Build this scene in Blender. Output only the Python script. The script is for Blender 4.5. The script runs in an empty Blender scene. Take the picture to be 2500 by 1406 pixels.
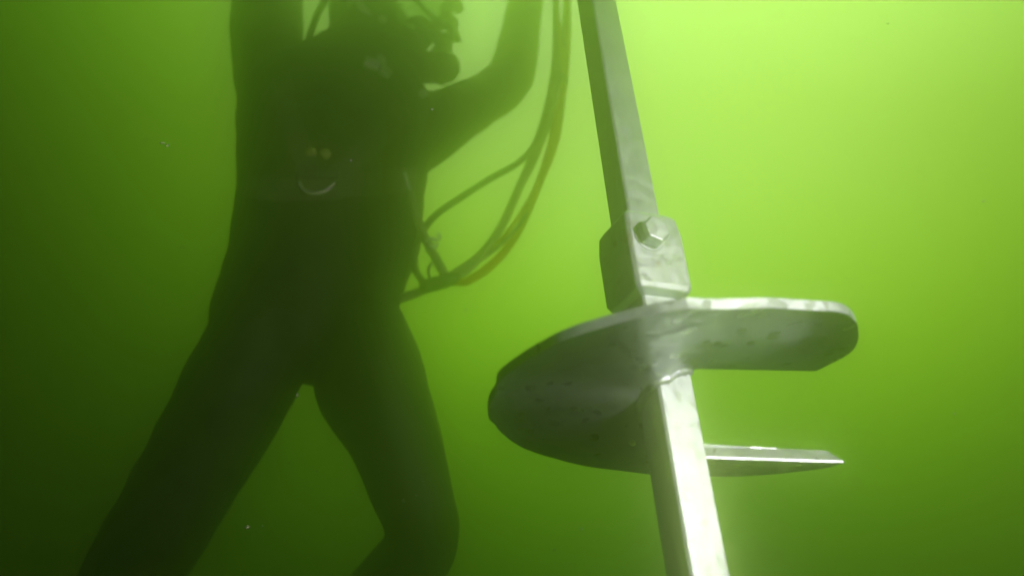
import bpy, bmesh, math, random
from mathutils import Vector, Matrix, noise
from mathutils.bvhtree import BVHTree
random.seed(7)
R = math.radians
scene = bpy.context.scene
COL = scene.collection

# ------------------------------------------------------------------ camera
PITCH = 28.0
F = 1944.0                                  # focal length in pixels of the 2500 px wide photograph
cam_d = bpy.data.cameras.new('camera')
cam_d.sensor_width = 36.0
cam_d.lens = F / 2500 * 36.0
cam_d.clip_start = 0.02
cam_d.clip_end = 200
cam_d.dof.use_dof = True
cam_d.dof.focus_distance = 0.90
cam_d.dof.aperture_fstop = 2.9
cam = bpy.data.objects.new('camera', cam_d)
COL.objects.link(cam)
cam.rotation_euler = (R(90 + PITCH), 0, 0)
cam.location = (0, 0, 0)
scene.camera = cam
CR = Vector((1, 0, 0))
CF = Vector((0, math.cos(R(PITCH)), math.sin(R(PITCH))))
CU = Vector((0, -math.sin(R(PITCH)), math.cos(R(PITCH))))

def W(x, y, z):                              # metres right / up / ahead of the camera -> world
    return CR * x + CU * y + CF * z

def P(px, py, z):                            # a point seen at a photo pixel, z metres ahead
    return W((px - 1250) / F * z, (703 - py) / F * z, z)

# ------------------------------------------------------------------ world: daylight filtered down through green lake water
GLOW = P(1800, 0, 1).normalized()         # where the sun stands behind the murk
world = bpy.data.worlds.new('World')
scene.world = world
world.use_nodes = True
wt = world.node_tree
for n in list(wt.nodes):
    wt.nodes.remove(n)
def wn(t, **kw):
    n = wt.nodes.new(t)
    for k, v in kw.items():
        setattr(n, k, v)
    return n
def wmath(op, a, b=None, c=None):
    n = wn('ShaderNodeMath', operation=op)
    for i, v in enumerate((a, b, c)):
        if v is None:
            continue
        if isinstance(v, (int, float)):
            n.inputs[i].default_value = v
        else:
            wt.links.new(v, n.inputs[i])
    return n.outputs[0]
tc = wn('ShaderNodeTexCoord')
dot = wn('ShaderNodeVectorMath', operation='DOT_PRODUCT')
wt.links.new(tc.outputs['Generated'], dot.inputs[0])
dot.inputs[1].default_value = GLOW
sep = wn('ShaderNodeSeparateXYZ')
wt.links.new(tc.outputs['Generated'], sep.inputs[0])
comb = wn('ShaderNodeCombineXYZ')
#            peak, plateau, lobe width, extra fall-off with depth, floor
WORLD = {'X': (1.7356, 1.548, 14.817, 3.749, 0.0004), 'Y': (2.7939, 1.876, 13.476, 3.445, 0.0015), 'Z': (1.6293, 1.977, 23.539, 9.081, 1e-05)}
for ax, (pk, off, k, m, fl) in WORLD.items():
    d1 = wmath('SUBTRACT', dot.outputs['Value'], 1.0)
    e = wmath('ADD', wmath('MULTIPLY', d1, k), off)
    zz = wmath('SUBTRACT', sep.outputs['Z'], GLOW.z)
    e = wmath('ADD', e, wmath('MULTIPLY', zz, m))
    e = wmath('EXPONENT', e)                 # the glow flattens off where the light comes straight through
    v = wmath('MULTIPLY', wmath('DIVIDE', e, wmath('ADD', e, 1.0)), pk)
    wt.links.new(wmath('ADD', v, fl), comb.inputs[ax])
bg = wn('ShaderNodeBackground')
bg.inputs['Strength'].default_value = 1.0
out = wn('ShaderNodeOutputWorld')
wt.links.new(comb.outputs[0], bg.inputs['Color'])
wt.links.new(bg.outputs[0], out.inputs['Surface'])

# ------------------------------------------------------------------ sun (softened by the water) and the diver's video light
sun_d = bpy.data.lights.new('sun', 'SUN')
sun_d.energy = 0.05
sun_d.angle = R(25)
sun_d.color = (0.72, 1.0, 0.28)
sun = bpy.data.objects.new('sun', sun_d)
COL.objects.link(sun)
sun.rotation_euler = GLOW.to_track_quat('Z', 'Y').to_euler()

lamp_d = bpy.data.lights.new('video_light', 'SPOT')
lamp_d.energy = 158
lamp_d.spot_size = R(88)
lamp_d.spot_blend = 1.0
lamp_d.shadow_soft_size = 0.03
lamp_d.color = (0.93, 1.0, 0.97)
lamp = bpy.data.objects.new('video_light', lamp_d)
COL.objects.link(lamp)
lamp.location = W(0.70, 0.335, 0.04)
lamp.rotation_euler = (lamp.location - P(1600, 760, 0.75)).to_track_quat('Z', 'Y').to_euler()

scene.view_settings.view_transform = 'Standard'
scene.view_settings.look = 'None'
scene.view_settings.exposure = 0.0
scene.view_settings.gamma = 1.0
scene.cycles.volume_bounces = 2
scene.cycles.use_denoising = True

# ------------------------------------------------------------------ helpers
def tag(o, label=None, cat=None, group=None, kind=None):
    if label: o['label'] = label
    if cat: o['category'] = cat
    if group: o['group'] = group
    if kind: o['kind'] = kind
    return o

def empty(name, loc, label, cat):
    o = bpy.data.objects.new(name, None)
    o.empty_display_size = 0.05
    COL.objects.link(o)
    o.location = loc
    return tag(o, label, cat)

ROOTS = {}
def link(name, bm, mat, parent=None, smooth=True, bevel=None, recalc=True):
    if recalc:
        bmesh.ops.recalc_face_normals(bm, faces=bm.faces)
    me = bpy.data.meshes.new(name)
    bm.to_mesh(me)
    bm.free()
    if smooth:
        for p in me.polygons:
            p.use_smooth = True
    o = bpy.data.objects.new(name, me)
    COL.objects.link(o)
    if mat:
        me.materials.append(mat)
    if parent:
        set_parent(o, parent)
    if bevel:
        b = o.modifiers.new('bevel', 'BEVEL')
        b.width, b.segments = bevel
        b.limit_method = 'ANGLE'
        b.angle_limit = R(35)
        b.harden_normals = False
    return o

def world_loc(o):
    v = Vector((0, 0, 0))
    while o:
        v += o.location
        o = o.parent
    return v

def set_parent(o, parent):                   # meshes are modelled in world coordinates; shift them under the empty
    off = world_loc(parent)
    if o.type == 'MESH':
        o.data.transform(Matrix.Translation(-off))
    o.parent = parent

def catmull(pts, n):
    out = []
    m = len(pts)
    for i in range(m - 1):
        p0, p1, p2, p3 = pts[max(i - 1, 0)], pts[i], pts[i + 1], pts[min(i + 2, m - 1)]
        for j in range(n):
            t = j / n
            out.append(tuple(0.5 * ((2 * b) + (-a + c) * t + (2 * a - 5 * b + 4 * c - d) * t * t + (-a + 3 * b - 3 * c + d) * t ** 3)
                             for a, b, c, d in zip(p0, p1, p2, p3)))
    out.append(tuple(pts[-1]))
    return out

def ring_faces(bm, rings, cap=True, close=False):
    n = len(rings[0])
    k = len(rings)
    for i in range(k if close else k - 1):
        a, b = rings[i], rings[(i + 1) % k]
        for j in range(n):
            bm.faces.new((a[j], a[(j + 1) % n], b[(j + 1) % n], b[j]))
    if cap and not close:
        bm.faces.new(rings[0][::-1])
        bm.faces.new(rings[-1])

def tube(bm, pts, rad, seg=10, close=False, flat=None):
    """a round (or flat strap) tube through world points; rad a number or a list"""
    pts = [Vector(p) for p in pts]
    n = len(pts)
    rings = []
    prev = None
    for i, p in enumerate(pts):
        if close:
            t = pts[(i + 1) % n] - pts[i - 1]
        else:
            t = pts[min(i + 1, n - 1)] - pts[max(i - 1, 0)]
        t.normalize()
        if prev is None:
            prev = t.orthogonal().normalized()
        nrm = (prev - t * prev.dot(t)).normalized()
        prev = nrm
        bi = t.cross(nrm)
        r = rad[i] if isinstance(rad, (list, tuple)) else rad
        rings.append([bm.verts.new(p + (nrm * math.cos(a) + bi * math.sin(a)) * r)
                      for a in (2 * math.pi * j / seg for j in range(seg))])
    ring_faces(bm, rings, close=close)

def lathe(bm, c, axis, prof, seg=32, capped=True):
    """prof: list of (radius, distance along axis)"""
    axis = Vector(axis).normalized()
    u = axis.orthogonal().normalized()
    v = axis.cross(u)
    rings = [[bm.verts.new(Vector(c) + axis * h + (u * math.cos(a) + v * math.sin(a)) * max(r, 1e-4))
              for a in (2 * math.pi * j / seg for j in range(seg))] for r, h in prof]
    ring_faces(bm, rings, cap=capped)

def box(bm, c, ax, ay, az, hx, hy, hz, taper=None):
    c = Vector(c)
    vs = []
    for sz in (-1, 1):
        for sx, sy in ((-1, -1), (1, -1), (1, 1), (-1, 1)):
            k = taper if (taper and sz > 0) else 1
            vs.append(bm.verts.new(c + ax * hx * sx * k + ay * hy * sy * k + az * hz * sz))
    for f in ((3, 2, 1, 0), (4, 5, 6, 7), (0, 1, 5, 4), (1, 2, 6, 5), (2, 3, 7, 6), (3, 0, 4, 7)):
        bm.faces.new([vs[i] for i in f])

def ellipsoid(bm, c, ax, ay, az, rx, ry, rz, seg=24, rng=14):
    m = Matrix((ax * rx, ay * ry, az * rz)).transposed().to_4x4()
    m.translation = Vector(c)
    bmesh.ops.create_uvsphere(bm, u_segments=seg, v_segments=rng, radius=1, matrix=m)

# ------------------------------------------------------------------ materials
def material(name, base, rough, metal=0.0, var=None, scale=8.0, bump=None, bscale=60.0, spec=0.5, rvar=0.0, detail=6.0):
    m = bpy.data.materials.new(name)
    m.use_nodes = True
    nt = m.node_tree
    b = nt.nodes['Principled BSDF']
    b.inputs['Base Color'].default_value = (*base, 1)
    b.inputs['Roughness'].default_value = rough
    b.inputs['Metallic'].default_value = metal
    b.inputs['Specular IOR Level'].default_value = spec
    t = nt.nodes.new('ShaderNodeTexCoord')
    if var or rvar:
        nz = nt.nodes.new('ShaderNodeTexNoise')
        nz.inputs['Scale'].default_value = scale
        nz.inputs['Detail'].default_value = detail
        nz.inputs['Roughness'].default_value = 0.62
        nt.links.new(t.outputs['Object'], nz.inputs['Vector'])
        if var:
            rp = nt.nodes.new('ShaderNodeValToRGB')
            rp.color_ramp.elements[0].position = 0.35
            rp.color_ramp.elements[1].position = 0.66
            rp.color_ramp.elements[0].color = (*var, 1)
            rp.color_ramp.elements[1].color = (*base, 1)
            nt.links.new(nz.outputs['Fac'], rp.inputs['Fac'])
            nt.links.new(rp.outputs['Color'], b.inputs['Base Color'])
        if rvar:
            mr = nt.nodes.new('ShaderNodeMapRange')
            mr.inputs['To Min'].default_value = rough - rvar
            mr.inputs['To Max'].default_value = rough + rvar
            nt.links.new(nz.outputs['Fac'], mr.inputs['Value'])
            nt.links.new(mr.outputs['Result'], b.inputs['Roughness'])
    if bump:
        n2 = nt.nodes.new('ShaderNodeTexNoise')
        n2.inputs['Scale'].default_value = bscale
        n2.inputs['Detail'].default_value = 5
        nt.links.new(t.outputs['Object'], n2.inputs['Vector'])
        bp = nt.nodes.new('ShaderNodeBump')
        bp.inputs['Strength'].default_value = 0.6
        bp.inputs['Distance'].default_value = bump
        nt.links.new(n2.outputs['Fac'], bp.inputs['Height'])
        nt.links.new(bp.outputs['Normal'], b.inputs['Normal'])
    return m

M = {
    'galv': material('galvanised_steel', (0.58, 0.64, 0.64), 0.42, 0.6, (0.50, 0.555, 0.555), 22, 0.0002, 220, rvar=0.06),
    'plate': material('galvanised_plate', (0.60, 0.65, 0.64), 0.36, 0.70, (0.52, 0.565, 0.555), 14, 0.0002, 160, rvar=0.06),
    'suit': material('suit_rubber', (0.010, 0.015, 0.011), 0.68, 0, (0.005, 0.008, 0.006), 6, 0.006, 16, 0.22),
    'glove': material('glove_rubber', (0.02, 0.02, 0.018), 0.6, 0, (0.012, 0.012, 0.011), 20, 0.001, 80),
    'webbing': material('nylon_webbing', (0.085, 0.095, 0.065), 0.8, 0, (0.05, 0.055, 0.04), 60, 0.0008, 300),
    'steel': material('worn_steel', (0.78, 0.79, 0.74), 0.38, 0.35, (0.55, 0.56, 0.52), 40, 0.0003, 200),
    'helmet': material('helmet_shell', (0.10, 0.10, 0.05), 0.45, 0, (0.06, 0.065, 0.035), 14, 0.0008, 60),
    'brass': material('dull_brass', (0.30, 0.24, 0.09), 0.4, 0.85, (0.18, 0.15, 0.07), 30, 0.0004, 120),
    'yellow_brass': material('bright_brass', (0.62, 0.74, 0.16), 0.45, 0.0, (0.5, 0.6, 0.14), 30),
    'pale': material('pale_trim', (0.85, 0.86, 0.78), 0.5, 0, (0.7, 0.72, 0.64), 40),
    'black': material('black_rubber', (0.02, 0.021, 0.018), 0.55, 0, (0.013, 0.014, 0.012), 30, 0.0006, 150),
    'yellow': material('yellow_hose_rubber', (0.82, 0.52, 0.02), 0.5, 0, (0.62, 0.40, 0.03), 25, 0.0005, 120),
    'green': material('green_hose_rubber', (0.24, 0.28, 0.12), 0.55, 0, (0.17, 0.20, 0.09), 25, 0.0005, 120),
    'rope': material('frayed_rope', (0.16, 0.16, 0.10), 0.9, 0, (0.09, 0.09, 0.06), 80, 0.002, 250),
    'skin': material('face_skin', (0.45, 0.30, 0.22), 0.5, 0, (0.40, 0.26, 0.19), 30),
    'silt': material('silt', (0.8, 0.8, 0.68), 0.9, 0, (0.35, 0.36, 0.28), 30),
}
g = bpy.data.materials.new('viewport_glass'); g.use_nodes = True
nt = g.node_tree
nt.nodes.remove(nt.nodes['Principled BSDF'])
tp_ = nt.nodes.new('ShaderNodeBsdfTransparent'); tp_.inputs['Color'].default_value = (0.60, 0.66, 0.50, 1)
gl = nt.nodes.new('ShaderNodeBsdfGlossy'); gl.inputs['Roughness'].default_value = 0.12
fr = nt.nodes.new('ShaderNodeFresnel'); fr.inputs['IOR'].default_value = 1.25
mx = nt.nodes.new('ShaderNodeMixShader')
nt.links.new(fr.outputs[0], mx.inputs['Fac']); nt.links.new(tp_.outputs[0], mx.inputs[1]); nt.links.new(gl.outputs[0], mx.inputs[2])
nt.links.new(mx.outputs[0], nt.nodes['Material Output'].inputs['Surface'])
M['glass'] = g
# the yellow hose lets some light through its wall
nt = M['yellow'].node_tree
tr = nt.nodes.new('ShaderNodeBsdfTranslucent'); tr.inputs['Color'].default_value = (1.0, 0.72, 0.03, 1)
mx = nt.nodes.new('ShaderNodeMixShader'); mx.inputs['Fac'].default_value = 0.88
nt.links.new(nt.nodes['Principled BSDF'].outputs[0], mx.inputs[1]); nt.links.new(tr.outputs[0], mx.inputs[2])
nt.links.new(mx.outputs[0], nt.nodes['Material Output'].inputs['Surface'])

# mill streaks along the bar, scuffs and grime on the zinc
def weather(m, axis, dark, amount):
    nt = m.node_tree
    bs = nt.nodes['Principled BSDF']
    src = bs.inputs['Base Color'].links[0].from_socket
    t = nt.nodes.new('ShaderNodeTexCoord')
    mp = nt.nodes.new('ShaderNodeMapping'); mp.inputs['Scale'].default_value = axis
    nt.links.new(t.outputs['Object'], mp.inputs['Vector'])
    fac = None
    for sc, lo, hi in ((1.0, .50, .78), (3.2, .56, .74)):
        nz = nt.nodes.new('ShaderNodeTexNoise'); nz.inputs['Scale'].default_value = 26 * sc; nz.inputs['Detail'].default_value = 7; nz.inputs['Roughness'].default_value = 0.7
        nt.links.new((mp.outputs[0] if sc == 1.0 else t.outputs['Object']), nz.inputs['Vector'])
        mr = nt.nodes.new('ShaderNodeMapRange'); mr.inputs['From Min'].default_value = lo; mr.inputs['From Max'].default_value = hi; mr.inputs['To Max'].default_value = amount if sc == 1.0 else amount * 0.4
        nt.links.new(nz.outputs['Fac'], mr.inputs['Value'])
        if fac is None: fac = mr.outputs[0]
        else:
            ad = nt.nodes.new('ShaderNodeMath'); ad.operation = 'MAXIMUM'
            nt.links.new(fac, ad.inputs[0]); nt.links.new(mr.outputs[0], ad.inputs[1]); fac = ad.outputs[0]
    mx = nt.nodes.new('ShaderNodeMixRGB'); mx.inputs['Color2'].default_value = (*dark, 1)
    nt.links.new(fac, mx.inputs['Fac']); nt.links.new(src, mx.inputs['Color1']); nt.links.new(mx.outputs[0], bs.inputs['Base Color'])
    vo = nt.nodes.new('ShaderNodeTexVoronoi'); vo.inputs['Scale'].default_value = 130     # zinc spangle in the gloss
    nt.links.new(t.outputs['Object'], vo.inputs['Vector'])
    r1 = nt.nodes.new('ShaderNodeMapRange'); r1.inputs['To Min'].default_value = bs.inputs['Roughness'].default_value - 0.10; r1.inputs['To Max'].default_value = bs.inputs['Roughness'].default_value + 0.14
    sp = nt.nodes.new('ShaderNodeSeparateColor'); nt.links.new(vo.outputs['Color'], sp.inputs[0])
    nt.links.new(sp.outputs[0], r1.inputs['Value']); nt.links.new(r1.outputs[0], bs.inputs['Roughness'])
weather(M['galv'], (6.0, 6.0, 0.18), (0.26, 0.28, 0.25), 0.36)
weather(M['plate'], (1.0, 1.0, 1.0), (0.20, 0.23, 0.20), 0.25)

# rust on the coupling's face
def rusty(base_mat, name):
    m = base_mat.copy(); m.name = name
    nt = m.node_tree
    bs = nt.nodes['Principled BSDF']
    src = bs.inputs['Base Color'].links[0].from_socket
    t = nt.nodes.new('ShaderNodeTexCoord')
    nz = nt.nodes.new('ShaderNodeTexNoise'); nz.inputs['Scale'].default_value = 46; nz.inputs['Detail'].default_value = 4
    nt.links.new(t.outputs['Object'], nz.inputs['Vector'])
    rp = nt.nodes.new('ShaderNodeValToRGB')
    rp.color_ramp.elements[0].position = 0.60; rp.color_ramp.elements[0].color = (0, 0, 0, 1)
    rp.color_ramp.elements[1].position = 0.72; rp.color_ramp.elements[1].color = (0.55, 0.55, 0.55, 1)
    nt.links.new(nz.outputs['Fac'], rp.inputs['Fac'])
    mx = nt.nodes.new('ShaderNodeMixRGB')
    mx.inputs['Color2'].default_value = (0.30, 0.17, 0.06, 1)
    nt.links.new(rp.outputs['Color'], mx.inputs['Fac'])
    nt.links.new(src, mx.inputs['Color1'])
    nt.links.new(mx.outputs['Color'], bs.inputs['Base Color'])
    return m
M['galv_rust'] = rusty(M['galv'], 'stained_galvanised_steel')

# ------------------------------------------------------------------ screw anchor
TILT = math.tan(R(28)); ZM = 0.77
def axis_pt(px, py):
    k = (703 - py) / F
    return P(px, py, ZM / (1 - k * TILT))
A0 = axis_pt(1455, 0)
B0 = axis_pt(1703, 1406)
AX = (A0 - B0).normalized()
E1 = (CR - AX * CR.dot(AX)).normalized()
E2 = AX.cross(E1)
if E2.dot(-B0) < 0:
    E2 = -E2                                  # towards the camera
def axis_h(py):                               # height along the shaft above B0 for a photo row
    px = 1455 + (1703 - 1455) * py / 1406
    return (axis_pt(px, py) - B0).dot(AX)
PHI = R(22)
N1 = (E2 * math.cos(PHI) + E1 * math.sin(PHI)).normalized()     # front face of the square bar
N2 = AX.cross(N1).normalized()
def AP(r, th, h):
    return B0 + AX * h + (E1 * math.cos(th) + E2 * math.sin(th)) * r
def sq(bm, h0, h1, s0, s1=None, ch=0.12):
    """square bar with eased corners between two heights"""
    s1 = s0 if s1 is None else s1
    rings = []
    for h, s in ((h0, s0), (h1, s1)):
        a = s / 2; c = a * (1 - ch)
        ring = []
        for x, y in ((a, -c), (a, c), (c, a), (-c, a), (-a, c), (-a, -c), (-c, -a), (c, -a)):
            ring.append(bm.verts.new(B0 + AX * h + N1 * x + N2 * y))
        rings.append(ring)
    return rings

anchor = empty('screw_anchor', B0 - AX * 0.45, 'pale galvanised square steel bar with bolted coupling and spiral plate', 'ground anchor')
BAR = 0.0375
# lower shaft, to its pointed tip
bm = bmesh.new()
rings = []
for h, s in ((-0.44, 0.004), (-0.36, BAR), (axis_h(725), BAR)):
    rings += sq(bm, h, h, s)[:1]
ring_faces(bm, rings)
for v in [v for v in bm.verts if not v.link_faces]:
    bm.verts.remove(v)
link('lower_shaft', bm, M['galv'], anchor, smooth=False, bevel=(0.0012, 2))
# upper shaft (the extension going up)
bm = bmesh.new()
U0 = B0 + AX * axis_h(585)
UX = (P(1455, 0, 1.05) - U0).normalized()
UN1 = (N1 - UX * N1.dot(UX)).normalized(); UN2 = UX.cross(UN1)
r = []
for h in (-0.004, 1.55):
    a_, c_ = BAR / 2, BAR / 2 * 0.88
    r.append([bm.verts.new(U0 + UX * h + UN1 * x + UN2 * y) for x, y in ((a_, -c_), (a_, c_), (c_, a_), (-c_, a_), (-a_, c_), (-a_, -c_), (-c_, -a_), (c_, -a_))])
ring_faces(bm, r)
link('upper_shaft', bm, M['galv'], anchor, smooth=False, bevel=(0.0012, 2))
# coupling: forged socket with eased shoulders
bm = bmesh.new()
rings = []
for h, s in ((axis_h(746), 0.040), (axis_h(740), 0.0570), (axis_h(728), 0.0625), (axis_h(606), 0.0630), (axis_h(566), 0.0590), (axis_h(552), 0.0500)):
    rings += sq(bm, h, h, s, ch=0.12)[:1]
ring_faces(bm, rings)
for v in [v for v in bm.verts if not v.link_faces]:
    bm.verts.remove(v)
coupling = link('coupling', bm, M['galv_rust'], anchor, smooth=False, bevel=(0.0014, 2))
# bolt through the coupling
HB = axis_h(620)
def hexhead(bm, c, n, rad, hgt, up):
    u = (up - n * up.dot(n)).normalized(); v = n.cross(u)
    prof = ((rad * 0.96, 0), (rad, 0.001), (rad, hgt - 0.004), (rad * 0.86, hgt), (0.0005, hgt + 0.0004))
    rings = [[bm.verts.new(c + n * h + (u * math.cos(a) + v * math.sin(a)) * rr) for a in (math.pi / 3 * j + 0.25 for j in range(6))] for rr, h in prof]
    ring_faces(bm, rings)
bm = bmesh.new()
cb = B0 + AX * HB + N2 * 0.0
# which way is image right along N2
side = 1 if N2.dot(CR) > 0 else -1
cb -= N2 * side * 0.0090
lathe(bm, cb + N1 * 0.0300, N1, ((0.0165, 0), (0.0165, 0.0028), (0.0120, 0.0028)), 28)      # washer
hexhead(bm, cb + N1 * 0.0332, N1, 0.0152, 0.0135, AX)
hexhead(bm, cb - N1 * 0.0305, -N1, 0.0140, 0.012, AX)
tube(bm, [cb - N1 * 0.052, cb + N1 * 0.034], 0.0075, 12)
link('bolt', bm, M['galv'], coupling, smooth=False, bevel=(0.0027, 4))

# the spiral plate (measured underside heights and rim radii)
HT = [(-13, .1820), (-2, .1790), (10, .1755), (25, .1738), (38, .1732), (50, .1726), (61, .1712), (71, .1692), (84, .1657), (93, .1635), (98, .1630), (116, .1610), (138, .1590), (153, .1575),
      (165, .1550), (180, .1520), (194, .1505), (206, .1480), (219, .1450), (239, .1390), (256, .1330), (270, .1265), (295, .1140),
      (308, .1075), (327, .0985), (347, .0890), (353, .0865)]
RT = [(-13, .1610), (-6, .1655), (0, .1680), (10, .1700), (20, .1710), (32, .1710), (40, .1695), (45, .1660), (50, .1600), (120, .160), (180, .1605), (270, .160), (338, .159), (353, .1535)]
def interp(T, t):
    for (a, x), (b, y) in zip(T, T[1:]):
        if t <= b:
            return x + (y - x) * (t - a) / (b - a)
    return T[-1][1]
def smooth_interp(T, t, w=9):
    vs = [interp(T, min(max(t + d, T[0][0]), T[-1][0])) for d in (-w, -w / 2, 0, w / 2, w)]
    return sum(vs) / 5
bm = bmesh.new()
TH = 0.0088
angs = sorted([-13 + 366 * i / 150 for i in range(151)] + [50.01, 93.2])
rads = [0.012, 0.03, 0.05, 0.075, 0.1, 0.125, 0.145, None]
low, mid, top = [], [], []
for t in angs:
    a = R(t)
    h = smooth_interp(HT, t, 7)
    rr = smooth_interp(RT, t, 2)
    if 50 < t < 93.2:                        # the edge is cut straight here
        rr = 0.160 * math.cos(R(21.6)) / math.cos(R(t - 71.6))
    rr += 0.0009 * math.sin(t * 0.21) + 0.0008 * noise.noise((t * 0.13, 3, 1))
    if 186 < t < 200:
        rr -= 0.0022 * math.exp(-((t - 192) / 3) ** 2)
    if 156 < t < 176:
        rr -= 0.003 * math.exp(-((t - 166) / 4) ** 2)
    lo, tp = [], []
    ramp = max(0.0, min(1.0, (t - 285) / 60))
    th = TH + 0.0035 * ramp                  # forged thicker and dished towards the cutting edge
    for q in rads:
        q = rr if q is None else q * rr / 0.16
        hq = h + 0.011 * ramp * max(0.0, 1 - q / 0.15)
        lo.append(bm.verts.new(AP(q, a, hq)))
        # the leading edge is cut on a slant, so the top sheet ends a little sooner
        k = 1.0
        da = 0
        if t > 350:
            da = -0.0045 / max(q, 0.03) * (t - 350) / 3
        qt = q - 0.011 * max(0.0, (t - 345) / 8) if q > 0.14 else q
        tp.append(bm.verts.new(AP(qt, a + da, hq + th)))
    low.append(lo); top.append(tp)
for i in range(len(angs) - 1):
    for j in range(len(rads) - 1):
        bm.faces.new((low[i][j], low[i + 1][j], low[i + 1][j + 1], low[i][j + 1]))
        bm.faces.new((top[i][j], top[i][j + 1], top[i + 1][j + 1], top[i + 1][j]))
    bm.faces.new((low[i][-1], low[i + 1][-1], top[i + 1][-1], top[i][-1]))
    bm.faces.new((low[i][0], top[i][0], top[i + 1][0], low[i + 1][0]))
for j in range(len(rads) - 1):
    bm.faces.new((low[0][j], low[0][j + 1], top[0][j + 1], top[0][j]))
land = [bm.verts.new(AP((v.co - B0 - AX * (v.co - B0).dot(AX)).length, R(353), (v.co - B0).dot(AX) + 0.0017)) for v in low[-1]]
for j in range(len(rads) - 1):               # cutting edge: a narrow land and a long bevel
    bm.faces.new((low[-1][j], low[-1][j + 1], land[j + 1], land[j]))
    bm.faces.new((land[j], land[j + 1], top[-1][j + 1], top[-1][j]))
bm.faces.new((low[-1][-1], top[-1][-1], land[-1]))
bm.faces.new((low[-1][0], land[0], top[-1][0]))
helix = link('spiral_plate', bm, M['plate'], anchor, smooth=True, bevel=(0.0010, 2))
helix.data.set_sharp_from_angle(angle=R(14))
# weld bead where the bar meets the plate
bm = bmesh.new()
pts = []
for i in range(60):
    t = -10 + 358 * i / 59
    a = R(t)
    # square path round the bar
    ca, sa = math.cos(a - math.atan2(N1.dot(E2), N1.dot(E1))), math.sin(a - math.atan2(N1.dot(E2), N1.dot(E1)))
    q = BAR / 2 / max(abs(ca), abs(sa))
    q = min(q, BAR * 0.62)
    pts.append(AP(q + 0.001, a, smooth_interp(HT, t) - 0.001))
tube(bm, pts, [0.0044 + 0.0016 * noise.noise((i * 0.8, 0, 5)) for i in range(60)], 8)
link('weld_bead', bm, M['galv'], anchor)
bm = bmesh.new()
pts = [p + AX * (TH + 0.002) for p in pts]
tube(bm, pts, [0.0044 + 0.0016 * noise.noise((i * 0.8, 9, 5)) for i in range(60)], 8)
link('weld_bead', bm, M['galv'], anchor)

# ------------------------------------------------------------------ diver
def dz(py, zm=1.53):
    return zm / (1 - 0.53 * (703 - py) / F)
person = empty('person', P(760, 860, 1.46), 'diver in dark suit and helmet with arms raised and one knee bent', 'person')

def loft(bm, secs, seg=28, sub=5, level=False):
    """secs: (px, py, z, half width px across the path, depth half thickness m); the ellipse's width lies across the path as the photo sees it"""
    s = catmull(secs, sub)
    pts = [P(x, y, z) for x, y, z, w, d in s]
    rings = []
    n = len(s)
    for i in range(n):
        t = (pts[min(i + 1, n - 1)] - pts[max(i - 1, 0)]).normalized()
        view = pts[i].normalized()
        ac = CR.copy() if level else t.cross(view)
        ac.normalize()
        dp = ac.cross(t).normalized()
        w = s[i][3] / F * s[i][2]
        d = s[i][4]
        rings.append([bm.verts.new(pts[i] + ac * math.cos(a) * w + dp * math.sin(a) * d) for a in (2 * math.pi * j / seg for j in range(seg))])
    ring_faces(bm, rings)

bm = bmesh.new()
# torso: rows read off the silhouette
rows = [(40, 860, 970, .075), (100, 815, 985, .085), (135, 765, 995, .095), (170, 690, 1010, .105), (220, 594, 1040, .118), (300, 580, 1052, .125), (380, 579, 1047, .125),
        (440, 580, 1040, .12), (500, 574, 1036, .118), (560, 570, 1030, .118), (620, 560, 1018, .12), (680, 545, 997, .122), (740, 526, 977, .125),
        (800, 512, 972, .125), (850, 545, 955, .115), (890, 650, 870, .10), (905, 705, 800, .085), (916, 735, 765, .05)]
loft(bm, [((a + c) / 2, y, dz(y), (c - a) / 2, d) for y, a, c, d in rows], 40, level=True)
# thigh and shin on the left of the photo
loft(bm, [(650, 790, 1.47, 118, .11), (602, 900, 1.44, 134, .105), (556, 1000, 1.42, 132, .10), (497, 1100, 1.40, 127, .093), (420, 1236, 1.37, 122, .086), (322, 1406, 1.33, 118, .078),
          (262, 1520, 1.31, 108, .075), (222, 1640, 1.33, 100, .072), (190, 1800, 1.38, 98, .07), (170, 1960, 1.42, 84, .06), (160, 2080, 1.45, 70, .052), (150, 2150, 1.47, 72, .06)])
# thigh and bent shin on the right of the photo
loft(bm, [(870, 790, 1.47, 110, .11), (896, 880, 1.44, 124, .105), (910, 950, 1.42, 137, .10), (962, 1060, 1.40, 114, .092), (994, 1160, 1.37, 105, .084), (1022, 1250, 1.35, 95, .078),
          (1030, 1310, 1.35, 92, .075), (1008, 1365, 1.38, 92, .07), (965, 1420, 1.44, 92, .066), (900, 1490, 1.53, 88, .062), (840, 1560, 1.62, 76, .055), (800, 1610, 1.68, 62, .05)])
# arm on the left of the photo, straight up
loft(bm, [(676, 300, 1.80, 80, .085), (658, 210, 1.84, 82, .085), (651, 130, 1.88, 84, .082), (652, 50, 1.91, 84, .08), (655, -30, 1.94, 82, .074), (664, -130, 1.97, 74, .066),
          (675, -230, 1.98, 66, .06), (700, -330, 1.97, 58, .052), (730, -430, 1.95, 44, .042), (742, -480, 1.94, 36, .03)])
# arm on the right, bent at the elbow
loft(bm, [(985, 350, 1.74, 95, .085), (1050, 312, 1.80, 84, .08), (1110, 281, 1.87, 70, .072), (1170, 248, 1.94, 62, .066), (1222, 216, 2.01, 60, .064), (1250, 176, 2.06, 56, .06),
          (1262, 120, 2.11, 51, .055), (1276, 50, 2.16, 46, .050), (1288, -20, 2.20, 42, .045), (1300, -100, 2.24, 36, .04), (1308, -160, 2.26, 31, .034)])
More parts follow.
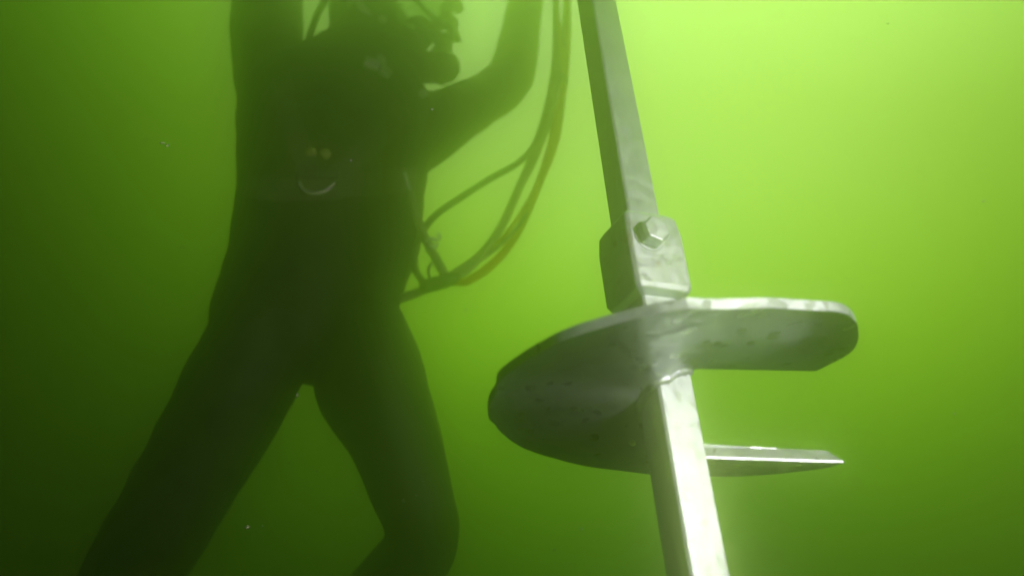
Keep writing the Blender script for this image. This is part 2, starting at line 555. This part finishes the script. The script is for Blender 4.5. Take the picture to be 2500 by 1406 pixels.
# feet
for (x, y, z, tx, ty, tz) in ((150, 2150, 1.47, 120, 2235, 1.33), (800, 1610, 1.68, 735, 1690, 1.66)):
    loft(bm, [(x + 6, y - 30, z + .05, 58, .05), (x, y + 20, z, 60, .05), ((x + tx) / 2, (y + ty) / 2 + 20, (z + tz) / 2, 60, .045), (tx, ty, tz, 50, .035), (tx - 6, ty + 12, tz - .03, 28, .02)])
# head inside the helmet
HC = P(905, 12, 1.98)
ellipsoid(bm, HC, CR, CF, CU, 0.066, 0.080, 0.100)
body = link('body', bm, M['suit'], None)
rm = body.modifiers.new('remesh', 'REMESH'); rm.mode = 'VOXEL'; rm.voxel_size = 0.0085; rm.use_smooth_shade = True
sm = body.modifiers.new('smooth', 'SMOOTH'); sm.factor = 0.6; sm.iterations = 5
dg = bpy.context.evaluated_depsgraph_get()
me = bpy.data.meshes.new_from_object(body.evaluated_get(dg))
body.modifiers.clear()
body.data = me
me.name = 'body'
# soft folds of the suit
for v, n in zip(me.vertices, [v.normal.copy() for v in me.vertices]):
    c = v.co.copy()
    f = noise.noise(c * 9) * 0.004 + noise.noise(Vector((c.x * 7, c.y * 7, c.z * 22))) * 0.0035
    v.co = c + n * f
for p in me.polygons:
    p.use_smooth = True
me.update()
BVH = BVHTree.FromPolygons([v.co.copy() for v in me.vertices], [tuple(p.vertices) for p in me.polygons])
set_parent(body, person)
def on_body(px, py, off=0.003):
    d = P(px, py, 1).normalized()
    h, n, i, t = BVH.ray_cast(Vector((0, 0, 0)), d)
    if h is None:
        return P(px, py, dz(py)), -d
    return h + n * off, n

# gloves: palm, four fingers and a thumb, half closed
def glove(wrist, up, across, back, flip, label=None):
    bm = bmesh.new()
    palm = wrist + up * 0.055
    ellipsoid(bm, palm, across, back, up, 0.044, 0.019, 0.056)
    tube(bm, [wrist - up * 0.05, wrist, wrist + up * 0.03], [0.040, 0.036, 0.034], 14)
    for i, (o, ln, rd) in enumerate(((-0.031, .068, .0098), (-0.010, .078, .0102), (0.011, .072, .0098), (0.031, .056, .0088))):
        b0 = palm + across * o * flip + up * 0.040
        d = up.copy()
        pts = [b0 - up * 0.02, b0]
        for k, f in enumerate((.42, .32, .26)):
            d = (Matrix.Rotation(R(-38 - 5 * i), 3, across) @ d).normalized()
            pts.append(pts[-1] + d * ln * f)
        tube(bm, pts, [rd, rd, rd * .97, rd * .9, rd * .7], 10)
    b0 = palm - across * 0.036 * flip - up * 0.018
    d = (up * 0.7 - across * 0.75 * flip + back * 0.35).normalized()
    tube(bm, [b0 + across * .01 * flip, b0 + d * .022, b0 + d * .044 + up * .004, b0 + d * .058 + up * .014], [.013, .0125, .011, .008], 10)
    o = link('glove', bm, M['glove'], None)
    r_ = o.modifiers.new('remesh', 'REMESH'); r_.mode = 'VOXEL'; r_.voxel_size = 0.0035; r_.use_smooth_shade = True
    s_ = o.modifiers.new('smooth', 'SMOOTH'); s_.iterations = 3
    set_parent(o, person)
    return o
w1 = P(742, -475, 1.94); u1 = (w1 - P(700, -330, 1.97)).normalized()
a1 = (CR - u1 * CR.dot(u1)).normalized()
glove(w1, u1, a1, a1.cross(u1), 1)
w2 = P(1308, -155, 2.26); u2 = (w2 - P(1288, -20, 2.20)).normalized()
a2 = (CR - u2 * CR.dot(u2)).normalized()
glove(w2, u2, a2, a2.cross(u2), -1)

# ---- helmet: dark shell, clear domed viewport turned up and to the right, regulator and valves below it
FD = W(0.80, 0.42, -0.42).normalized()
HU = W(-0.35, 0.90, 0.20); HU = (HU - FD * HU.dot(FD)).normalized()
HR = HU.cross(FD).normalized()
HZ = 1.98
H0 = P(922, 46, HZ)
def HP(r, u, f):
    return H0 + HR * r + HU * u + FD * f
bm = bmesh.new()
ellipsoid(bm, HP(0, 0, -0.01), HR, FD, HU, 0.112, 0.108, 0.138, 40, 26)
kill = [v for v in bm.verts if (v.co - H0).dot(FD) > 0.018]
bmesh.ops.delete(bm, geom=kill, context='VERTS')
helmet = link('helmet', bm, M['helmet'], person)
so = helmet.modifiers.new('thick', 'SOLIDIFY'); so.thickness = 0.006
def hpart(name, bm, mat, **kw):
    return link(name, bm, mat, helmet, **kw)
def circ(r, f, n=56, k=1.0):
    return [HP(r * math.cos(a), r * k * math.sin(a), f) for a in (2 * math.pi * i / n for i in range(n))]
# clear dome
bm = bmesh.new()
dome = [(0.110, 0.010), (0.117, 0.035), (0.118, 0.065), (0.117, 0.095), (0.112, 0.125), (0.105, 0.148), (0.094, 0.168), (0.078, 0.184), (0.055, 0.195), (0.028, 0.201), (0.0005, 0.203)]
rings = [[bm.verts.new(p) for p in circ(r, f, 48)] for r, f in dome]
ring_faces(bm, rings, cap=False)
vp = hpart('viewport', bm, M['glass'])
# frame where the dome meets the shell, with its screws, and the outer rim
bm = bmesh.new()
tube(bm, circ(0.110, 0.016), 0.0092, 10, close=True)
tube(bm, circ(0.115, 0.006), 0.0075, 10, close=True)
hpart('viewport_frame', bm, M['steel'])
bm = bmesh.new()
tube(bm, circ(0.106, 0.148), 0.0062, 10, close=True)
hpart('viewport_rim', bm, M['black'])
for i in range(12):
    a = 2 * math.pi * (i + .5) / 12
    c = HP(0.118 * math.cos(a), 0.118 * math.sin(a), 0.018)
    bm = bmesh.new()
    lathe(bm, c, FD, ((0.006, 0), (0.006, .005), (0.003, .007)), 10)
    hpart('screw', bm, M['steel'])
# ribs and clips along the lower edge of the dome
for r_, u_, f_ in ((0.09, -0.075, 0.06), (0.055, -0.098, 0.07), (0.105, -0.040, 0.06)):
    bm = bmesh.new()
    box(bm, HP(r_, u_, f_), HR, HU, FD, 0.010, 0.008, 0.016)
    hpart('clip', bm, M['steel'], smooth=False, bevel=(0.003, 2))
# regulator under the dome: round body, stepped cover, purge button
RC = P(1020, 84, HZ - 0.13)
rd_ = W(0.42, -0.10, -0.90).normalized()
bm = bmesh.new()
lathe(bm, RC, rd_, ((0.024, -0.06), (0.032, -0.015), (0.038, 0.0), (0.038, 0.016), (0.034, 0.021), (0.024, 0.024), (0.015, 0.025), (0.014, 0.031), (0.003, 0.032)), 26)
reg = hpart('regulator', bm, M['black'])
reg.data.set_sharp_from_angle(angle=R(35))
# side block with its valve
SB = P(1082, 106, HZ - 0.06)
bm = bmesh.new()
box(bm, SB, CR, CU, CF, 0.020, 0.017, 0.030)
lathe(bm, SB + W(0.018, 0.008, -0.01), W(0.9, 0.4, -0.1), ((0.012, 0), (0.012, .008), (0.017, .010), (0.018, .020), (0.012, .024)), 12)
hpart('side_block', bm, M['black'], smooth=False, bevel=(0.004, 2))
bm = bmesh.new()
c = P(1060, 124, HZ - 0.16)
lathe(bm, c, -CF, ((0.0070, 0), (0.0070, .005), (0.004, .008)), 12)
hpart('screw', bm, M['yellow_brass'])
# valve knobs up on the right
for px, py, r_ in ((1124, 12, .022), (1114, 58, .015)):
    bm = bmesh.new()
    c = P(px - 20, py + 4, HZ + 0.01)
    lathe(bm, c, W(0.93, 0.25, -0.2), ((r_ * .6, -0.03), (r_ * .6, 0), (r_, .003), (r_ * 1.08, .012), (r_, .022), (r_ * .5, .026)), 11)
    hpart('valve_knob', bm, M['black'], smooth=False, bevel=(0.003, 2))
# chin band and rubber exhaust, scalloped at its edge
bm = bmesh.new()
q = [P(*c) for c in catmull([(815, 95, HZ - .10), (880, 108, HZ - .15), (950, 128, HZ - .16), (1010, 150, HZ - .15), (1060, 168, HZ - .12)], 6)]
tube(bm, q, [0.030 + 0.010 * math.sin(math.pi * i / (len(q) - 1)) for i in range(len(q))], 16)
hpart('chin_band', bm, M['black'])
bm = bmesh.new()
rings = []
c0 = P(1050, 167, HZ - 0.11)
for i in range(15):
    t = i / 14
    x = -0.050 + 0.116 * t
    r_ = 0.036 * (1 - abs(2 * t - 1.06) ** 3.2) ** 0.5 if abs(2 * t - 1.06) < 1 else 0.006
    r_ = max(r_, 0.010) + 0.0022 * math.sin(i * 2.1)
    rings.append([bm.verts.new(c0 + CR * (x + 0.004 * math.sin(a * 3)) + (CU * math.cos(a) - CF * math.sin(a)) * r_ * (1 + 0.07 * math.sin(a * 5 + i))) for a in (2 * math.pi * j / 20 for j in range(20))])
ring_faces(bm, rings)
hpart('exhaust_whisker', bm, M['black'])
# tube from the side block round to the regulator
bm = bmesh.new()
tube(bm, catmull([tuple(P(1090, 96, HZ - .07)), tuple(P(1098, 70, HZ - .12)), tuple(P(1070, 60, HZ - .16)), tuple(P(1045, 70, HZ - .15))], 8), 0.0085, 10)
hpart('bent_tube', bm, M['black'])
# neck ring with its clamp and latches
NC = P(895, 150, HZ - 0.03)
nax = W(0.10, -0.88, -0.42).normalized()
bm = bmesh.new()
lathe(bm, NC, nax, ((0.106, -0.03), (0.118, -0.016), (0.121, 0.0), (0.121, 0.018), (0.115, 0.024), (0.108, 0.034), (0.085, 0.05), (0.07, 0.07)), 44)
nr = hpart('neck_ring', bm, M['black'])
nr.data.set_sharp_from_angle(angle=R(40))
bm = bmesh.new()
nu = (CR - nax * CR.dot(nax)).normalized(); nv = nax.cross(nu)
tube(bm, [NC + nax * 0.020 + (nu * math.cos(a) + nv * math.sin(a)) * 0.120 for a in (2 * math.pi * i / 60 for i in range(60))], 0.0042, 8, close=True)
hpart('neck_clamp', bm, M['steel'])
# pale curved latch on the left of the photo, bright screw above it, and buckles on the collar
bm = bmesh.new()
q = [P(*c) for c in catmull([(761, 120, 1.69), (770, 134, 1.68), (784, 144, 1.675), (802, 150, 1.67)], 6)]
tube(bm, q, [0.0050 + 0.0030 * math.sin(math.pi * i / (len(q) - 1)) for i in range(len(q))], 8)
hpart('latch', bm, M['steel'])
# pale trim and fittings along the near edge of the frame
for pts_, w_ in (([(873, -12), (879, 12), (891, 27), (906, 40)], 0.0085), ([(926, 44), (934, 49), (941, 55)], 0.0095), ([(864, 100), (869, 104), (874, 109)], 0.0075), ([(990, 60), (1002, 64), (1012, 72)], 0.0065)):
    bm = bmesh.new()
    q = [P(x, y, HZ - 0.22) for x, y in catmull(pts_, 5)]
    tube(bm, q, [w_ * (0.55 + 0.45 * math.sin(math.pi * i / (len(q) - 1))) for i in range(len(q))], 8)
    hpart('trim', bm, M['pale'])
# hoses on the left of the head
bm = bmesh.new()
hp = [tuple(P(825, -60, 1.90)), tuple(P(800, -10, 1.87)), tuple(P(778, 30, 1.84)), tuple(P(762, 72, 1.81)), tuple(P(752, 112, 1.80)), tuple(P(760, 170, 1.83))]
tube(bm, catmull(hp, 8), 0.0080, 10)
hpart('breathing_hose', bm, M['black'])
bm = bmesh.new()
hp = [tuple(P(838, -60, 1.86)), tuple(P(832, 0, 1.86)), tuple(P(826, 40, 1.84)), tuple(P(818, 76, 1.82)), tuple(P(806, 120, 1.82))]
tube(bm, catmull(hp, 8), [0.015 + 0.0016 * math.sin(i * 1.7) for i in range(33)], 12)
hpart('corrugated_hose', bm, M['black'])
kp = P(797, 104, 1.74)
bm = bmesh.new()
lathe(bm, kp, -CF, ((0.012, -0.06), (0.020, -0.02), (0.023, 0.0), (0.023, 0.012), (0.018, 0.018), (0.006, 0.02)), 12)
hpart('valve_knob', bm, M['black'], smooth=False, bevel=(0.002, 2))
bm = bmesh.new()
lathe(bm, kp - CF * 0.0205 - CR * 0.003, -CF, ((0.0062, 0), (0.0062, .004), (0.003, .006)), 12)
hpart('screw', bm, M['steel'])
# face behind the dome
bm = bmesh.new()
bmesh.ops.create_uvsphere(bm, u_segments=40, v_segments=28, radius=1)
FC = HP(0, 0.005, -0.030)
for v in bm.verts:
    x, y, z = v.co                            # y faces forward here
    bump = 0.0
    if y > 0:
        bump += 0.020 * math.exp(-((x / .16) ** 2 + ((z + .05) / .22) ** 2))           # nose
        bump -= 0.007 * (math.exp(-(((x - .36) / .17) ** 2 + ((z - .12) / .12) ** 2)) + math.exp(-(((x + .36) / .17) ** 2 + ((z - .12) / .12) ** 2)))
        bump += 0.005 * (math.exp(-(((x - .36) / .09) ** 2 + ((z - .12) / .07) ** 2)) + math.exp(-(((x + .36) / .09) ** 2 + ((z - .12) / .07) ** 2)))
        bump += 0.005 * math.exp(-((x / .28) ** 2 + ((z + .46) / .06) ** 2)) - 0.003 * math.exp(-((x / .28) ** 2 + ((z + .52) / .02) ** 2)) + 0.005 * math.exp(-((x / .26) ** 2 + ((z + .58) / .06) ** 2))
        bump += 0.006 * math.exp(-((x / .3) ** 2 + ((z + .85) / .15) ** 2))
    v.co = FC + HR * x * 0.068 + HU * z * 0.096 + FD * (y * 0.070 + bump)
hpart('face', bm, M['skin'])

# ---- harness
harness_bm = bmesh.new()
def strap(bm, pxs, width, thick=0.003, off=0.002, sub=6):
    """webbing lying on the suit along photo points"""
    s = catmull(pxs, sub)
    L, Rr = [], []
    pts = [on_body(x, y, off) for x, y in s]
    for i in range(len(pts)):
        p, n = pts[i]
        t = (pts[min(i + 1, len(pts) - 1)][0] - pts[max(i - 1, 0)][0]).normalized()
        sd = t.cross(n).normalized()
        L.append((p, n, sd))
    rings = []
    for p, n, sd in L:
        rings.append([bm.verts.new(p + sd * width / 2), bm.verts.new(p + sd * width / 2 + n * thick), bm.verts.new(p - sd * width / 2 + n * thick), bm.verts.new(p - sd * width / 2)])
    ring_faces(bm, rings)
strap(harness_bm, [(598, 454), (640, 462), (700, 468), (780, 466), (860, 456), (940, 446), (1000, 440), (1020, 437)], 0.050, 0.003)
strap(harness_bm, [(690, 200), (705, 280), (735, 370), (760, 440), (775, 470)], 0.042, 0.004)
strap(harness_bm, [(985, 260), (945, 320), (880, 380), (815, 440), (785, 470)], 0.042, 0.004)
harness = link('harness', harness_bm, M['webbing'], person, smooth=False)
def hring(name, px, py, rad, tb, mat, a0=0, a1=360, off=0.012):
    c, n = on_body(px, py, off)
    u = (CU - n * CU.dot(n)).normalized(); v = u.cross(n)
    if v.dot(CR) < 0: v = -v
    bm = bmesh.new()
    pts = [c + v * math.cos(R(a)) * rad + u * math.sin(R(a)) * rad for a in [a0 + (a1 - a0) * i / 36 for i in range(37 if a1 - a0 < 360 else 36)]]
    if a1 - a0 < 360:
        tube(bm, pts, tb, 8)
    else:
        tube(bm, pts, tb, 8, close=True)
    return link(name, bm, mat, harness)
hring('d_ring', 778, 445, 0.034, 0.0034, M['steel'], 196, 344)
bm = bmesh.new()
c, n = on_body(780, 440, 0.006)
u = (CU - n * CU.dot(n)).normalized(); v = u.cross(n)
box(bm, c + u * 0.006, v, u, n, 0.040, 0.008, 0.004)
link('ring_keeper', bm, M['webbing'], harness, smooth=False, bevel=(0.002, 2))
for px, py in ((761, 376), (795, 379)):
    c, n = on_body(px, py, 0.0)
    bm = bmesh.new()
    lathe(bm, c, n, ((0.0112, 0), (0.0112, .005), (0.0095, .0085), (0.004, .010)), 18)
    link('snap_button', bm, M['yellow_brass'], harness)
c, n = on_body(988, 446, 0.006)
u = (CU - n * CU.dot(n)).normalized(); v = u.cross(n)
bm = bmesh.new()
box(bm, c, v, u, n, 0.0035, 0.019, 0.003)
link('buckle_bar', bm, M['steel'], harness, smooth=False, bevel=(0.0015, 2))
for px, py, w, h, an in ((905, 168, .013, .009, -20), (928, 158, .005, .010, 30), (938, 188, .009, .008, -35), (1022, 236, .006, .006, 0)):
    c, n = on_body(px, py, 0.012)
    u = (CU - n * CU.dot(n)).normalized(); v = u.cross(n)
    ca, sa = math.cos(R(an)), math.sin(R(an))
    bm = bmesh.new()
    box(bm, c, v * ca + u * sa, u * ca - v * sa, n, w * 1.25, h * 1.25, 0.008)
    link('buckle', bm, M['steel'], harness, smooth=False, bevel=(0.004, 3))

# ------------------------------------------------------------------ umbilical
def tube_px(bm, pts, rad, sub=8, seg=10):
    s = catmull(pts, sub)
    tube(bm, [P(*q) for q in s], rad, seg)
umb = empty('umbilical', P(1060, 700, 1.56), 'twisted bundle of yellow and dark hoses curving down beside the diver to the waist', 'hoses')
def uz(py): return 1.50 + (700 - py) / 700 * 0.38
core = [(1362, -420), (1362, -250), (1363, -90), (1367, 20), (1369, 110), (1365, 200), (1352, 285), (1333, 355), (1310, 420), (1280, 482), (1248, 545), (1210, 600), (1165, 645), (1110, 680)]
core = [P(x, y, uz(y)) for x, y in core]
core = [Vector(q) for q in catmull([tuple(c) for c in core], 8)]
def strand(ph, rad, tw, spread, wob, start=0, end=None):
    out = []
    n = len(core)
    for i in range(start, end or n):
        t = (core[min(i + 1, n - 1)] - core[max(i - 1, 0)]).normalized()
        sd = t.cross(CF).normalized()
        if sd.dot(CR) < 0: sd = -sd
        f = t.cross(sd)
        if f.dot(CF) > 0: f = -f
        a = ph + tw * i
        q = i / n
        sp = spread * (1 + wob * math.sin(q * 9 + ph))
        out.append(core[i] + sd * math.cos(a) * sp + f * math.sin(a) * sp * 0.8)
    return out
for nm, ph, rad, sp, mat, tw in (('dark_hose', 2.7, 0.0084, 0.0150, 'green', 0.008), ('yellow_hose', 0.45, 0.0086, 0.0150, 'yellow', -0.005), ('thin_hose', 0.2, 0.0050, 0.0165, 'green', -0.050), ('yellow_line', 3.6, 0.0042, 0.0160, 'yellow', -0.060), ('rope', 1.3, 0.0040, 0.0150, 'rope', 0.07)):
    bm = bmesh.new()
    pts = strand(ph, rad, tw, sp, 0.35)
    if nm == 'dark_hose':
        tail = [(1080, 695, 1.50), (1040, 706, 1.50), (1000, 722, 1.51), (950, 738, 1.53), (900, 742, 1.60)]
        pts = [tuple(p) for p in pts[:-3]] + [tuple(P(*q)) for q in catmull(tail, 5)]
    if nm == 'thin_hose':
        tail = [(1085, 690, 1.49), (1045, 700, 1.49), (1000, 716, 1.50), (960, 728, 1.52)]
        pts = [tuple(p) for p in pts[:-3]] + [tuple(P(*q)) for q in catmull(tail, 5)]
    if nm in ('yellow_hose', 'yellow_line', 'rope'):
        tail = [(1102, 686, 1.488), (1080, 694, 1.49), (1050, 702, 1.50)]
        pts = [tuple(p) for p in pts[:-3]] + [tuple(P(*q)) for q in catmull(tail, 5)]
        rad = [rad * min(1.0, 0.45 + (len(pts) - 1 - i) / 14) for i in range(len(pts))]
    tube(bm, pts, rad, 12)
    link(nm, bm, M[mat], umb)
bm = bmesh.new()
tube_px(bm, [(1345, 240, 1.73), (1325, 305, 1.70), (1305, 355, 1.68), (1265, 398, 1.66), (1200, 435, 1.64), (1125, 483, 1.61), (1070, 520, 1.59), (1040, 553, 1.57), (1020, 590, 1.55), (1011, 630, 1.54), (1018, 668, 1.53), (1042, 695, 1.51)], 0.0068)
link('branch_hose', bm, M['black'], umb)
# tape wraps holding the bundle together
for k in (40, 62, 84):
    bm = bmesh.new()
    t = (core[k + 1] - core[k - 1]).normalized()
    tube(bm, [core[k] - t * 0.012, core[k] - t * 0.006, core[k] + t * 0.006, core[k] + t * 0.012], [0.0185, 0.0205, 0.0205, 0.0185], 16)
    if k == 40:
        link('tape_wrap', bm, M['black'], umb)
    else:
        bm.free()

lan = empty('lanyard', P(1030, 560, 1.56), 'frayed strap with a snap hook running from the diver\'s belt down to the hoses', 'strap')
bm = bmesh.new()
lp = catmull([(988, 425, 1.60), (1003, 480, 1.57), (1024, 545, 1.55), (1046, 600, 1.53), (1072, 645, 1.51), (1098, 690, 1.50)], 10)
pts = [P(*q) for q in lp]
tube(bm, pts, [0.0085 + 0.0028 * noise.noise((i * .55, 2, 2)) for i in range(len(pts))], 8)
for i in range(70):                            # frayed ends
    k = random.randint(14, len(pts) - 6)
    d = (CR * random.uniform(-1, 1) + CU * random.uniform(-1, 1) + CF * random.uniform(-.6, .6)).normalized()
    l = random.uniform(.008, .016)
    p = pts[k]
    tube(bm, [p, p + d * l * .6, p + d * l + CU * random.uniform(-.003, .003)], [0.0016, 0.0012, 0.0007], 5)
link('strap', bm, M['rope'], lan)
bm = bmesh.new()
tube_px(bm, [(1040, 590, 1.525), (1052, 582, 1.52), (1066, 586, 1.52), (1074, 577, 1.52), (1066, 568, 1.52)], 0.0032, 6, 8)
tube_px(bm, [(1048, 598, 1.52), (1062, 604, 1.52), (1068, 594, 1.52)], 0.0030, 6, 8)
link('snap_hook', bm, M['steel'], lan)
bm = bmesh.new()
tube_px(bm, [(1062, 638, 1.515), (1050, 648, 1.51), (1046, 664, 1.51), (1050, 680, 1.505), (1060, 690, 1.50)], 0.0028, 6, 8)
link('cord_loop', bm, M['rope'], lan)
bm = bmesh.new()
q = [P(*c) for c in catmull([(1028, 702, 1.492), (1050, 696, 1.488), (1080, 688, 1.485), (1106, 680, 1.487), (1116, 684, 1.49)], 5)]
tube(bm, q, [0.010 + 0.0035 * math.sin(math.pi * i / (len(q) - 1)) + 0.0012 * math.sin(i * 1.9) for i in range(len(q))], 14)
link('shackle_sleeve', bm, M['black'], lan)

# ------------------------------------------------------------------ silt drifting in the water
bm = bmesh.new()
seen = [(396, 350, 1.0, .0042), (408, 356, 1.0, .0034), (445, 605, 1.2, .0034), (603, 1286, 1.0, .0046), (640, 1284, 1.1, .0030), (985, 1222, 1.1, .0044), (725, 965, 1.1, .0044), (705, 1130, 1.1, .0022), (1113, 545, 1.3, .0030), (2240, 420, 1.3, .0030), (1905, 520, 1.5, .0034), (2330, 1010, 1.2, .0034), (210, 930, 1.3, .0036), (1420, 1290, 1.2, .0030)]
spots = [(P(x, y, z), r) for x, y, z, r in seen]
for i in range(260):
    z = random.uniform(0.8, 2.3)
    spots.append((P(random.uniform(-200, 2700), random.uniform(-200, 1600), z), random.choice((.0008, .0010, .0012, .0016, .0022, .0030)) * min(1.0, z / 1.3)))
for c, r_ in spots:
    m = Matrix.Translation(c) @ Matrix.Rotation(random.uniform(0, 6), 4, 'X') @ Matrix.Rotation(random.uniform(0, 6), 4, 'Z') @ Matrix.Diagonal((r_, r_ * random.uniform(.4, .8), r_ * .3, 1))
    bmesh.ops.create_icosphere(bm, subdivisions=1, radius=1, matrix=m)
tag(link('silt_specks', bm, M['silt']), 'tiny pale specks of silt drifting in the green water', 'silt', kind='stuff')

# ------------------------------------------------------------------ the murky water itself
bm = bmesh.new()
X, Y0, Y1, Z0, Z1 = 2.3, -0.9, 2.75, -2.0, 2.4
vs = [bm.verts.new((x, y, z)) for z in (Z0, Z1) for x, y in ((-X, Y0), (X, Y0), (X, Y1), (-X, Y1))]
for f in ((3, 2, 1, 0), (4, 5, 6, 7), (0, 1, 5, 4), (1, 2, 6, 5), (2, 3, 7, 6), (3, 0, 4, 7)):
    bm.faces.new([vs[i] for i in f])
hz = bpy.data.materials.new('murky_water'); hz.use_nodes = True
nt = hz.node_tree
nt.nodes.remove(nt.nodes['Principled BSDF'])
pv = nt.nodes.new('ShaderNodeVolumePrincipled')
pv.inputs["Color"].default_value = (0.74, 0.98, 0.32, 1)
pv.inputs['Absorption Color'].default_value = (0.3, 0.8, 0.05, 1)
pv.inputs['Density'].default_value = 1.15
pv.inputs['Anisotropy'].default_value = 0.95
nt.links.new(pv.outputs['Volume'], nt.nodes['Material Output'].inputs['Volume'])
tag(link('haze', bm, hz, smooth=False), 'murky green lake water filling the whole scene', 'water', kind='stuff')
